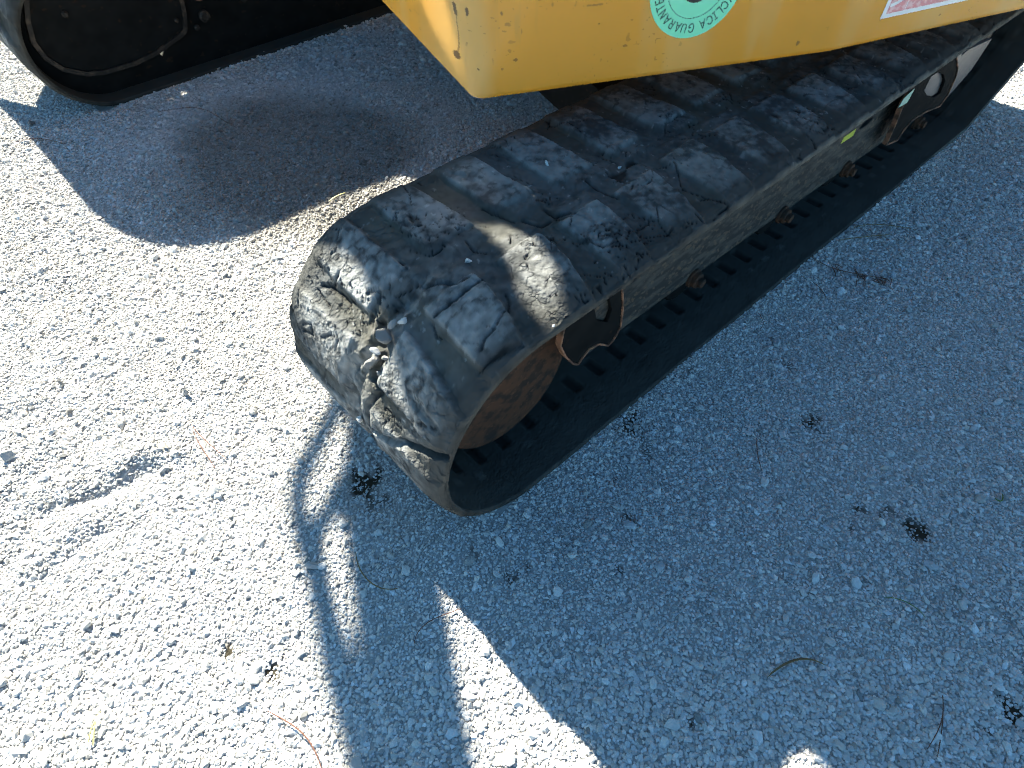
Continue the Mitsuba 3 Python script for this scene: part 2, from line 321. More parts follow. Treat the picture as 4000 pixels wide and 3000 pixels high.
# scattered bigger stones, still part of the bed
x, y = hexgrid(-1.2, 3.4, -1.4, 4.0, 0.050); x = x + srng.normal(0, 0.02, x.shape); y = y + srng.normal(0, 0.02, y.shape)
k = in_view(x, y, 200)[0] & clear(x, y) & (srng.random(x.shape) < 0.35); x, y = x[k], y[k]
r = np.minimum(0.0052 * np.exp(np.abs(srng.normal(0, 0.33, len(x)))), 0.0095); BIG = trimesh.creation.icosphere(subdivisions=1)
v, f, c = stones(np.stack([x, y, zg(x, y) + 0.55 * r], -1), r, stone_cols(len(x), srng) * dark_patch(x, y)[:, None], (np.array(BIG.vertices), np.array(BIG.faces)), srng, 0.3, 0.2)
parts.append((v, f + nv, c)); nv += len(v)
gv, gf, gcol = (np.concatenate([p[k] for p in parts]) for k in range(3))
add('gravel', (gv, gf), 'stone_material', False, color=gcol)
tag('gravel', 'crushed pale grey stone chippings covering the yard', 'gravel', kind='stuff')

# ------------------------------------------------------------------ the excavator's rubber tracks
EX = 'excavator'
HL, TC = 0.0125, 0.024                                   # lug height, belt thickness
CX, CZ, RO = 0.227, 0.219, 0.233
RC = RO - HL
def belt_path(step):
    from shapely import unary_union
    circ = lambda x, z, r: Point(x, z).buffer(r, 128)
    zb = CZ - RC
    hull = unary_union([circ(CX, CZ, RC), circ(2.22, zb + 0.09, 0.09), circ(2.43, 0.279, 0.158)]).convex_hull
    p = np.array(hull.exterior.coords)[:-1]
    if Polygon(p).exterior.is_ccw is False: p = p[::-1]
    # start at the top of the front wheel, run forward (rear along the top is s > 0)
    k = np.argmin((p[:, 0] - CX) ** 2 + (p[:, 1] - CZ - RC) ** 2)
    p = np.roll(p, -k, axis=0); p = np.vstack([p, p[:1]])       # ccw in (x, z): top -> front -> bottom -> rear -> top
    d = np.r_[0, np.cumsum(np.linalg.norm(np.diff(p, axis=0), axis=1))]
    return p, d
PATH, DIST = belt_path(0.01); LEN = DIST[-1]
def path_at(sv):
    """s: 0 at the top of the front wheel, positive to the rear along the top; -> x, z, normal"""
    a = np.mod(-np.asarray(sv), LEN)
    x = np.interp(a, DIST, PATH[:, 0]); z = np.interp(a, DIST, PATH[:, 1]); e = 0.012
    def q(b): b = np.mod(b, LEN); return np.stack([np.interp(b, DIST, PATH[:, 0]), np.interp(b, DIST, PATH[:, 1])], -1)
    t = q(a + e) - q(a - e); t /= np.linalg.norm(t, axis=1, keepdims=True)
    return x, z, np.stack([t[:, 1], -t[:, 0]], -1)
PITCH_L = 0.144
def on_track(xp, yp):
    """picture position -> (s, t) on the near belt, by marching along the sight line"""
    d = FW + (xp - 2000) / FOCAL * right - (yp - 1500) / FOCAL * upv
    tt = np.linspace(0.3, 3, 6000); P = EYE + d * tt[:, None]
    k = np.argmax((np.hypot(np.maximum(CX - P[:, 0], 0), P[:, 2] - CZ) < RC + 0.012) & (P[:, 1] > 0) & (P[:, 1] < W) & (P[:, 2] < CZ + RC + 0.012))
    p_ = P[k]
    if p_[0] >= CX: return p_[0] - CX, p_[1]
    return -RC * math.atan2(CX - p_[0], p_[2] - CZ), p_[1]
def sight_y(pts, y):
    """picture positions -> (x, z) on the upright plane at y"""
    out = []
    for a, b in pts:
        d = FW + (a - 2000) / FOCAL * right - (b - 1500) / FOCAL * upv
        P = EYE + d * (y - EYE[1]) / d[1]; out.append((P[0], P[2]))
    return out
# cracks and tears that the photograph shows: polylines, half width, depth
CRACKS = [([(1692, 1227), (1780, 1165), (1888, 1084)], .0016, .006), ([(1936, 1264), (1986, 1200), (1990, 1160), (1975, 1130)], .0014, .004), ([(1644, 1111), (1719, 1094), (1780, 1101), (1834, 1074)], .0016, .005),
          ([(1881, 796), (1922, 816), (2010, 844)], .0013, .004), ([(2044, 844), (2119, 864), (2153, 844)], .0018, .006), ([(1237, 1111), (1271, 1115), (1319, 1149), (1346, 1183)], .0024, .006),
          ([(1434, 1145), (1475, 1135), (1468, 1176)], .0018, .005), ([(1556, 1013), (1583, 1037)], .0014, .004), ([(1678, 1257), (1692, 1305), (1712, 1311)], .0012, .003), ([(1875, 1366), (1895, 1320), (1929, 1278)], .0018, .005),
          ([(1475, 1257), (1468, 1325), (1488, 1386), (1441, 1433), (1434, 1488), (1461, 1535)], .0065, .013), ([(1461, 1535), (1420, 1600), (1440, 1680), (1432, 1725)], .0042, .012), ([(1600, 1545), (1640, 1600), (1690, 1680)], .006, .004),
          ([(2290, 690), (2340, 720), (2420, 760)], .0014, .004), ([(2130, 800), (2170, 830), (2230, 820)], .0016, .005), ([(2480, 890), (2540, 850)], .0012, .003), ([(2280, 930), (2350, 960), (2400, 940)], .0012, .003),
          ([(1180, 1290), (1215, 1310), (1210, 1270), (1180, 1265)], .0014, .004), ([(1250, 1320), (1290, 1310)], .0014, .004), ([(1820, 930), (1850, 960), (1900, 965)], .0013, .004), ([(2060, 960), (2075, 985), (2055, 1010)], .0010, .003)]
NL = round(LEN / PITCH_L)
def lug_field(S, Tt, seed=0):
    """height above the belt, and the number of the lug (-1 = none), for s along the belt and t across it"""
    w1 = (nfbm(S, Tt, 18, 3, 40 + seed) - 0.5); w2 = (nfbm(S, Tt, 18, 3, 50 + seed) - 0.5)
    s = S + 0.016 * w1; t = Tt + 0.012 * w2
    h = np.zeros(S.shape); ident = np.full(S.shape, -1)
    fine = nfbm(S, Tt, 55, 3, 60 + seed)
    for row in (0, 1):
        tt = t if row == 0 else W - t
        c0 = 0.62 - CX + (0.0 if row == 0 else 0.082)
        k = np.round((s - c0) / PITCH_L); u = s - c0 - k * PITCH_L
        kk = k.astype(int)
        r1 = ((kk * 7919 + row * 104729 + seed * 31) % 1009) / 1009.0; r2 = ((kk * 3571 + row * 7907 + 17) % 997) / 997.0
        wdt = 0.172 + 0.012 * (r1 - 0.5) if row == 0 else 0.198 + 0.014 * (r1 - 0.5)
        e = np.clip(1 - tt / wdt, 0, 1) ** 1.5
        if row == 0: fr, bk = -0.052 - 0.014 * e + 0.008 * (r2 - .5), 0.048 - 0.042 * e + 0.006 * (r1 - .5)
        else: fr, bk = -0.052 + 0.012 * e + 0.008 * (r2 - .5), 0.046 - 0.008 * e + 0.006 * (r1 - .5)
        m = sm(fr - 0.008, fr + 0.005, u) * (1 - sm(bk - 0.003, bk + 0.005, u))
        m = m * (1 - sm(wdt - 0.009, wdt + 0.010, tt))
        amp = (0.50 + 0.50 * sm(0.004, 0.055, tt)) * (0.86 + 0.22 * r2) * (0.25 + 0.75 * sm(-0.50, -0.28, S)) * (1 - 0.18 * sm(-0.03, 0.05, u) * (row == 1) - 0.18 * sm(0.03, -0.05, u))
        hh = HL * amp * m
        # lower root block that carries the lug over the middle
        root = sm(fr + 0.01, fr + 0.03, u) * (1 - sm(bk - 0.004, bk + 0.022, u)) * (1 - sm(wdt + 0.022, wdt + 0.045, tt)) * sm(0.08, 0.13, tt)
        hh = np.maximum(hh, 0.42 * HL * root)
        on = m > 0.42
        ident = np.where(on & (hh > h), kk * 2 + row, ident); h = np.maximum(h, hh)
    return h, ident, fine
CRK = None
def build_belt(y0, rows, tout, tin, seed, near):
    rows = np.asarray(rows)
    x, z, n = path_at(rows)
    sag = 0.0
    # columns: outer surface 0..W, edge, inner W..0, edge
    lipW = [(W + 0.005, -0.009), (W + 0.007, -0.014), (W + 0.004, -0.020)]
    lip0 = [(-0.0020, -0.0200), (-0.0050, -0.0170), (-0.0028, -0.0142), (-0.0054, -0.0115), (-0.0030, -0.0085)]
    no, ni = len(tout), len(tin)
    colt = np.r_[tout, [a for a, _ in lipW], tin[::-1], [a for a, _ in lip0]]
    S, Tt = np.meshgrid(rows, colt, indexing='ij')
    off = np.zeros(S.shape)
    So, To = S[:, :no], Tt[:, :no]
    h, ident, fine = lug_field(So, To, seed)
    edge = np.minimum(To, W - To)
    base = -0.0070 * (1 - sm(0.0, 0.028, edge)) ** 2 + 0.004 * (nfbm(So, To, 6, 2, 70 + seed) - 0.5)
    relief = h / HL
    rid = np.abs(nfbm(So, To, 21, 4, 85 + seed) - 0.5) * 2
    rough = 0.0016 * (0.30 - rid) * (0.3 + 0.7 * relief) + 0.0013 * (nfbm(So, To, 26, 4, 80 + seed) - 0.5) * 2 + 0.0015 * (nfbm(So, To, 110, 3, 90 + seed) - 0.5) * 2
    crack = np.zeros(So.shape); pit = np.zeros(So.shape)
    named = np.zeros(So.shape)
    if near:
        wp = 0.012
        qs = So + wp * (nfbm(So, To, 30, 3, 101) - .5); qt = To + wp * (nfbm(So, To, 30, 3, 102) - .5)
        for cell, wid, sd, thr in ((0.060, 0.0010, 1, 0.56), (0.024, 0.0006, 2, 0.58)):
            r_ = np.random.default_rng(300 + sd)
            pts = np.stack([r_.uniform(rows.min(), rows.max(), int((rows.max() - rows.min()) * W / cell ** 2)), np.zeros(1).repeat(int((rows.max() - rows.min()) * W / cell ** 2))], -1)
            pts[:, 1] = r_.uniform(-0.05, W + 0.05, len(pts))
            dd, _ = cKDTree(pts * [1.0, 0.7]).query(np.stack([qs, qt * 0.7], -1).reshape(-1, 2), k=2)
            gap = (dd[:, 1] - dd[:, 0]).reshape(So.shape)
            mask = sm(thr, thr + 0.06, nfbm(So, To, 13, 3, 110 + sd))
            crack = np.maximum(crack, (1 - sm(wid * 0.5, wid * 1.7, gap)) * mask)
        pn = nfbm(So, To, 24, 3, 120); pit = sm(0.68, 0.80, pn) * sm(0.3, 0.8, relief)
        p2 = nfbm(So, To, 75, 2, 121); pit2 = sm(0.72, 0.80, p2) * sm(0.45, 0.6, nfbm(So, To, 11, 2, 122))
        for line, wd, dp in CRACKS:
            st_ = LineString([on_track(*p_) for p_ in line]).segmentize(0.004)
            dist = cKDTree(np.array(st_.coords)).query(np.stack([So + 0.006 * (nfbm(So, To, 60, 2, 205) - .5), To + 0.006 * (nfbm(So, To, 60, 2, 206) - .5)], -1).reshape(-1, 2), distance_upper_bound=0.05)[0].reshape(So.shape)
            crack2 = 1 - sm(wd * 0.5, wd * 1.6 + 0.0015, dist)
            named = np.minimum(named, -dp * crack2); crack = np.maximum(crack, crack2 * (0.9 if wd < 0.004 else 0.35))
        off_near = named - 0.0030 * crack * (named > -0.001) - 0.0030 * pit - 0.0012 * pit2
        # torn middle at the front of the wheel
        tear = np.exp(-((To - 0.215 - 0.02 * np.sin(So * 17)) / 0.024) ** 2) * sm(-0.62, -0.40, So) * (1 - sm(-0.12, 0.02, So))
        tn = nfbm(So, To, 48, 4, 130) - 0.5
        off_near += tear * (0.030 * tn - 0.003)
    else:
        off_near = 0; tear = 0
    off[:, :no] = base + h + rough * (0.6 + 0.6 * relief) + off_near
    off[:, no:no + 3] = [b for _, b in lipW]
    inner = np.full((len(rows), ni), -TC)
    ti = tin[::-1][None, :]; si = rows[:, None]
    # slots of the drive row, little windows, cross ribs
    def cells(t0, hw_t, hw_s, phase, pitch):
        u = np.abs(np.mod(si - phase + pitch / 2, pitch) - pitch / 2)
        return (1 - sm(hw_s - 0.006, hw_s + 0.004, u)) * (1 - sm(hw_t - 0.008, hw_t + 0.004, np.abs(ti - t0)))
    ph = -(0.819 - CX) - np.pi * RC                       # s of a slot on the lower run
    slot = np.maximum(cells(0.122, 0.027, 0.0125, ph, 0.0725), cells(W - 0.122, 0.027, 0.0125, ph, 0.0725))
    win = np.maximum(cells(0.072, 0.010, 0.013, ph + 0.035, 0.0725), cells(W - 0.072, 0.010, 0.013, ph + 0.035, 0.0725))
    keepw = 0.35 + 0.65 * (nfbm(si, ti, 9, 2, 140) > 0.5)
    edgei = np.minimum(ti, W - ti)
    off[:, no + 3:no + 3 + ni] = inner + 0.006 * slot - 0.0008 * win * keepw + 0.0035 * (1 - sm(0.0, 0.05, edgei)) + 0.0012 * (nfbm(si, ti, 25, 3, 141) - 0.5)
    off[:, no + 3 + ni:] = [b for _, b in lip0]
    off[:, no:no + 3] += 0.0012 * (nfbm(S[:, no:no + 3], Tt[:, no:no + 3], 20, 2, 142) - 0.5) * 2
    wav = 0.0035 * (nfbm(rows, 0 * rows, 5, 3, 143) - 0.5)
    Pv = np.empty(S.shape + (3,))
    Pv[..., 0] = x[:, None] + n[:, 0:1] * off; Pv[..., 2] = z[:, None] + n[:, 1:2] * off
    Pv[..., 1] = y0 + Tt + np.where((Tt < 0.004) | (Tt > W - 0.004), wav[:, None], 0)
    # albedo: dusty high faces, darker valleys, dirt brown
    col = np.empty(S.shape + (3,))
    d1 = nfbm(So, To, 15, 4, 150 + seed); d2 = nfbm(So, To, 70, 3, 160 + seed); d3 = nfbm(So, To, 4, 2, 170 + seed)
    front = 1 - sm(0.2, 1.5, So)
    d4 = nfbm(So, To, 150, 2, 165 + seed)
    dust = sm(0.34, 0.68, 0.48 * d1 + 0.34 * d2 + 0.18 * d4 + 0.20 * (d3 - 0.5) + 0.08 * (front - 0.5) - 0.10 * (1 - sm(0.0, 0.10, rid))) * (0.30 + 0.70 * sm(0.25, 0.85, relief))
    c_dark = np.array([0.046, 0.049, 0.050]); c_dust_lit = np.array([0.215, 0.222, 0.220]) * (1 + 0.35 * (1 - sm(-0.15, 0.1, So)))[..., None]; c_mud = np.array([0.070, 0.067, 0.050])  # dust tone raised towards the front to add its sunlit brightness
    cc = c_dark + (c_dust_lit - c_dark) * dust[..., None]
    mud = (1 - sm(0.1, 0.6, relief)) * sm(0.35, 0.65, nfbm(So, To, 7, 3, 180)) * 0.6
    cc = cc + (c_mud - cc) * mud[..., None]
    spk = sm(0.70, 0.80, nfbm(So, To, 130, 2, 181))[..., None] * 0.5 * sm(0.35, 0.6, d1)[..., None]
    cc = cc + (np.array([0.42, 0.42, 0.41]) - cc) * spk
    edark = (1 - sm(0.012, 0.075, edge))[..., None] * 0.8 * (1 - 0.6 * sm(0.5, 0.75, nfbm(So, To, 28, 4, 182)))[..., None]
    cc = cc + (np.array([0.045, 0.046, 0.044]) - cc) * edark
    if near:
        cc = cc * (1 - 0.75 * crack[..., None]) * (1 - 0.35 * pit[..., None])
        cc = cc + (np.array([0.30, 0.29, 0.27]) - cc) * (0.6 * tear * sm(0.45, 0.6, d2))[..., None]
    col[:, :no] = cc
    ic = 0.032 + 0.026 * (nfbm(S[:, no:], Tt[:, no:], 20, 3, 190)[..., None])
    col[:, no:] = ic * np.array([0.95, 1.0, 0.92])
    sc = np.zeros((len(rows), ni)) + slot
    col[:, no + 3:no + 3 + ni] *= (1 - 0.5 * sc[..., None]) * (1 + 0.5 * (win * keepw)[..., None])
    lipn = nfbm(S[:, no + 3 + ni:], Tt[:, no + 3 + ni:], 60, 3, 191)[..., None]
    col[:, no + 3 + ni:] = 0.022 + (0.07 + 0.10 * sm(0.2, 0.9, S[:, no + 3 + ni:, None])) * lipn * np.array([1, 0.95, 0.80])
    Rn, C = S.shape
    i, j = np.meshgrid(np.arange(Rn), np.arange(C), indexing='ij'); i2 = (i + 1) % Rn; j2 = (j + 1) % C
    quad = np.stack([i * C + j, i * C + j2, i2 * C + j2, i2 * C + j], -1).reshape(-1, 4)
    vv = Pv.reshape(-1, 3)
    f = np.vstack([quad[:, [0, 1, 2]], quad[:, [0, 2, 3]]])
    nn = np.zeros_like(vv); fn = np.cross(vv[f[:, 1]] - vv[f[:, 0]], vv[f[:, 2]] - vv[f[:, 0]])
    for k in range(3): np.add.at(nn, f[:, k], fn)
    nn /= np.maximum(np.linalg.norm(nn, axis=1, keepdims=True), 1e-12)
    # outward check on the top run
    kx = np.argmin(np.abs(rows - 0.8)) * C + no // 2
    if nn[kx, 2] < 0: nn = -nn; f = f[:, ::-1]
    idf = np.full((Rn, C), -999); idf[:, :no] = np.where(ident >= -100, ident, -999); idf[:, :no][ident == -1] = -999
    # ident can be -1 legitimately for k*2+row = -1, so shift it
    return vv, f, nn, np.clip(col.reshape(-1, 3), 0.008, 0.6), idf.reshape(-1)
def rows_for(fine_top, mid, coarse, s_front, s_top):
    a = np.arange(s_front, s_top, fine_top)
    b = np.arange(s_top, 2.35, mid)
    lo = np.arange(s_front - 1.75, s_front, 0.0042 if fine_top < 0.004 else 0.012)
    end = s_front - 1.75 + LEN
    c = np.arange(2.35, end - coarse * 0.4, coarse)
    return np.r_[lo, a, b, c]
def used_faces(vv, f, nn, col, keepf):
    g = f[keepf]; u, inv = np.unique(g, return_inverse=True)
    return vv[u], inv.reshape(-1, 3), nn[u], col[u]
near_t = np.unique(np.r_[np.arange(0, W, 0.0032), W]); in_t = np.unique(np.r_[np.arange(0, 0.19, 0.0034), np.arange(0.19, W, 0.02), W])
vv, f, nn, col, idv = build_belt(0.0, rows_for(0.0031, 0.0055, 0.03, -0.70, 1.15), near_t, in_t, 0, True)
fid = np.where((idv[f] == idv[f[:, :1]]).all(1), idv[f[:, 0]], -999)
BELT = EX + '__rubber_track'
vis = [k for k in range(-7, 30) if k != -1 and (fid == k).sum() > 300]
vis = [k for k in vis if -0.62 < np.median(vv[f[fid == k][:, 0], 0]) < 2.2 and np.median(vv[f[fid == k][:, 0], 2]) > 0.03]
add_n(BELT, *used_faces(vv, f, nn, col, ~np.isin(fid, vis)), 'rubber')
tag(BELT, 'near rubber track belt, cracked and dusty, closest to the camera')
for k in vis: add_n(BELT + '__tread_lug', *used_faces(vv, f, nn, col, fid == k), 'rubber')
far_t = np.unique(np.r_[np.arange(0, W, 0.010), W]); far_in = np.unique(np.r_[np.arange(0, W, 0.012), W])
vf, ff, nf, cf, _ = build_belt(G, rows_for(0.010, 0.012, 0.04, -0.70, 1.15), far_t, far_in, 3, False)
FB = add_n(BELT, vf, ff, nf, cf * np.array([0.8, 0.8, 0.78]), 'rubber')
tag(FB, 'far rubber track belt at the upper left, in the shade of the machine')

# ------------------------------------------------------------------ undercarriage of the near track
FR = EX + '__track_frame'
fr_poly = Polygon([(0.47, 0.128), (1.0, 0.124), (1.6, 0.108), (2.25, 0.084), (2.36, 0.150), (2.37, 0.30), (2.2, 0.36), (0.50, 0.36), (0.46, 0.30)])
hole = affinity.rotate(affinity.scale(Point(1.549, 0.244).buffer(1), 0.036, 0.010), 0)
add('track_frame', plate_xz(fr_poly.difference(hole), 0.100, 0.24), 'frame_steel', 20, EX)
tag(FR, 'dusty side beam inside the near track')
add('hole_lining', rbox(1.50, 1.60, 0.135, 0.16, 0.225, 0.262), 'black_steel', 20, FR)
# end plate of the rear part, pale grey
gp = Polygon([(1.93, 0.245), (2.13, 0.272), (2.34, 0.245), (2.30, 0.16), (2.22, 0.120), (2.16, 0.108), (1.86, 0.150), (1.86, 0.25)])
k = add('end_plate', plate_xz(gp, 0.088, 0.010), 'grey_steel', 20, FR); tag(k, 'pale grey plate behind the rear bracket')
def bracket(name, outline, hole_pts, y, rad):
    p = Polygon(outline).buffer(-0.004).buffer(0.004 + rad).buffer(-rad)
    hp = Polygon(hole_pts).convex_hull.buffer(0.003)
    k = add(name, plate_xz(p.difference(hp), y, 0.008), 'black_steel', 20, FR)
    rim = p.exterior.buffer(0.0022, cap_style=2).intersection(sbox(-1, -1, 5, 0.40))
    rim = rim.intersection(p.buffer(0.0012))
    geoms = getattr(rim, 'geoms', [rim])
    add('worn_edge', trimesh.util.concatenate([plate_xz(g_, y - 0.003, 0.013) for g_ in geoms if g_.area > 1e-6]), 'worn_edge', 20, FR)
    return k
fr_out = [(0.343, 0.34), (0.49, 0.34), (0.507, 0.276), (0.513, 0.211), (0.496, 0.185), (0.48, 0.180), (0.448, 0.208), (0.421, 0.213), (0.402, 0.201), (0.393, 0.190), (0.376, 0.205), (0.352, 0.244), (0.335, 0.285)]
k = bracket('guide_bracket', fr_out, [(0.421, 0.33), (0.456, 0.325), (0.472, 0.283), (0.466, 0.258), (0.436, 0.283)], 0.060, 0.004); tag(k, 'front black bracket with rusty edges beside the idler')
rr_out = [(1.659, 0.36), (1.88, 0.345), (1.991, 0.268), (2.021, 0.232), (2.041, 0.169), (2.019, 0.144), (1.896, 0.169), (1.796, 0.179), (1.765, 0.158), (1.753, 0.133), (1.665, 0.152), (1.659, 0.205), (1.64, 0.27)]
k = bracket('guide_bracket', rr_out, [(1.773, 0.276), (1.772, 0.309), (1.806, 0.309), (1.88, 0.281), (1.931, 0.246), (1.95, 0.207), (1.909, 0.211), (1.822, 0.246)], 0.060, 0.004); tag(k, 'rear black bracket with an oval opening')
pl = add('backing_plate', plate_xz(Polygon([(0.40, 0.24), (0.49, 0.24), (0.50, 0.35), (0.40, 0.35)]), 0.0695, 0.006), 'frame_steel', 20, FR)
add('backing_plate', plate_xz(Polygon([(1.74, 0.18), (2.0, 0.18), (2.0, 0.34), (1.74, 0.34)]), 0.0695, 0.006), 'grey_steel', 20, FR)
add('inner_sun_block', plate_xz(Polygon([(0.46, 0.022), (0.43, 0.06), (0.42, 0.30), (0.46, 0.412), (2.45, 0.412), (2.5, 0.12), (2.25, 0.022)]), 0.345, 0.006), 'black_steel', 20, FR)  # unseen plate added to keep sun off the lower belt run
add('fork', rbox(0.33, 0.47, 0.115, 0.145, 0.15, 0.30), 'black_steel', 20, FR)
for cx, cz in ((0.832, 0.124), (1.212, 0.117), (1.545, 0.109), (2.015, 0.080)):
    b = lathe_y([(0.0, 0.0), (0.0175, 0.0), (0.0195, 0.002), (0.0195, 0.012), (0.024, 0.013), (0.024, 0.020), (0.0, 0.020)], 0, 0, 0, 24)
    hexm = trimesh.creation.cylinder(radius=0.012, height=0.012, sections=6)
    hexm.apply_transform(trimesh.transformations.rotation_matrix(np.pi / 2, [1, 0, 0])); hexm.apply_translation([0, -0.005, 0])
    b = trimesh.util.concatenate([b, hexm]); b.apply_translation([cx, 0.081, cz])
    k = add('roller_bolt', b, 'rust', 20, FR); tag(k, 'rusty roller bolt on the lower edge of the beam')
    rl = lathe_y([(0.0, 0.0), (0.058, 0.0), (0.062, 0.004), (0.062, 0.05), (0.05, 0.055), (0.05, 0.13), (0.062, 0.135), (0.062, 0.18), (0.058, 0.184), (0.0, 0.184)], cx, 0.125, 0.105, 36)
    add('track_roller', rl, 'black_steel', 30, EX)
k = add('inspection_tag', plate_xz(Polygon(sight_y([(3285, 562), (3299, 536), (3345, 503), (3332, 531)], 0.0988)), 0.0988, 0.001), 'tag_yellow', False, FR); tag(k, 'small yellow green tag on the beam')
k = add('inspection_tag', plate_xz(Polygon(sight_y([(3510, 421), (3531, 385), (3574, 345), (3545, 400)], 0.0555)), 0.0555, 0.001), 'tag_mint', False, FR); tag(k, 'small pale mint tag on the rear bracket')
# idler wheel
idl = lathe_y([(0.0, 0.0), (0.040, 0.0), (0.046, 0.003), (0.118, 0.006), (0.132, 0.004), (0.138, 0.000), (0.148, 0.0), (0.153, 0.006), (0.153, 0.022), (0.158, 0.03), (0.170, 0.034), (0.1725, 0.040), (0.1725, 0.22), (0.15, 0.24), (0.0, 0.24)], 0.245, 0.098, 0.215, 96)
k = add('idler_wheel', idl, 'rust', 30, EX); tag(k, 'rusty front idler wheel inside the near track')
sprk = lathe_y([(0.0, 0.0), (0.09, 0.0), (0.10, 0.01), (0.122, 0.012), (0.126, 0.02), (0.126, 0.20), (0.0, 0.20)], 2.43, 0.12, 0.268, 48)
add('drive_sprocket', sprk, 'black_steel', 30, EX)

# far track: cover plate, frame and rollers seen from inside
y1 = G + 0.05
cov = Polygon([(0.118, 0.385), (0.102, 0.352), (0.077, 0.299), (0.061, 0.241), (0.069, 0.190), (0.100, 0.144), (0.160, 0.110), (0.215, 0.099), (0.324, 0.098), (0.405, 0.110), (0.512, 0.142), (0.530, 0.152), (0.548, 0.20), (0.556, 0.244), (0.56, 0.385)]).buffer(-0.01).buffer(0.01)
FC = add('cover_plate', plate_xz(cov, y1, 0.012), 'black_steel', 20, EX); tag(FC, 'rounded black cover plate of the far track drive end')
rim = cov.exterior.buffer(0.007, cap_style=2)
add('rim', plate_xz(rim, y1 - 0.008, 0.022), 'rim_steel', 20, FC)
web = Polygon([(0.05, 0.12), (0.035, 0.22), (0.06, 0.32), (0.13, 0.395), (0.24, 0.419), (2.45, 0.419), (2.5, 0.12), (2.25, 0.022), (0.25, 0.022), (0.13, 0.045)])
tri = Polygon([(0.410, 0.109), (0.445, 0.114), (0.425, 0.086)]); moon = Polygon([(0.360, 0.099), (0.372, 0.103), (0.386, 0.105), (0.382, 0.098), (0.371, 0.0945), (0.362, 0.096)])
web = web.union(Point(CX, CZ).buffer(0.207, 48))
FF = add('track_frame', plate_xz(web.difference(tri).difference(moon), y1 + 0.014, 0.006), 'black_steel', 20, EX); tag(FF, 'black frame inside the far track')
for cx, cz, rr_ in ((0.615, 0.178, 0.020), (0.575, 0.150, 0.010), (0.514, 0.19, 0.008), (0.185, 0.293, 0.010), (0.78, 0.20, 0.016), (1.05, 0.20, 0.016)):
    b = lathe_y([(0.0, 0.0), (rr_ * 0.6, 0.0), (rr_ * 0.7, 0.003), (rr_, 0.006), (rr_, 0.018), (0.0, 0.018)], cx, y1 - 0.014, cz, 24)
    add('bolt', b, 'rim_steel', 20, FF)
add('crossbar', rbox(0.60, 0.78, y1 - 0.03, y1 + 0.01, 0.235, 0.262), 'worn_edge', 20, FF)

# X frame legs and the body under the house
def beam(a, b, hw, z0, z1):
    a, b = np.array(a), np.array(b); d = (b - a) / np.linalg.norm(b - a); n_ = np.array([-d[1], d[0]])
    pg = Polygon([a + n_ * hw, b + n_ * hw, b - n_ * hw, a - n_ * hw]).buffer(-0.006).buffer(0.006)
    m_ = trimesh.creation.extrude_polygon(pg, z1 - z0, engine='earcut'); m_.apply_translation([0, 0, z0]); return m_
CF = add('center_frame', trimesh.creation.extrude_polygon(Polygon([(1.12, 0.95), (1.7, 0.95), (1.7, 1.6), (1.12, 1.6)]).buffer(0.06), 0.24, engine='earcut').apply_translation([0, 0, 0.24]), 'black_steel', 20, EX)
for a, b in (((1.22, 1.05), (1.02, 0.34)), ((1.60, 1.05), (1.80, 0.34)), ((1.60, 1.5), (1.80, 2.2)), ((1.55, 1.5), (1.55, 2.2))):
    add('leg', beam(a, b, 0.085, 0.20, 0.34), 'black_steel', 20, CF)
add('slew_ring', trimesh.creation.cylinder(radius=0.36, height=0.10, sections=48).apply_translation([1.35, 1.27, 0.52]), 'black_steel', 20, EX)

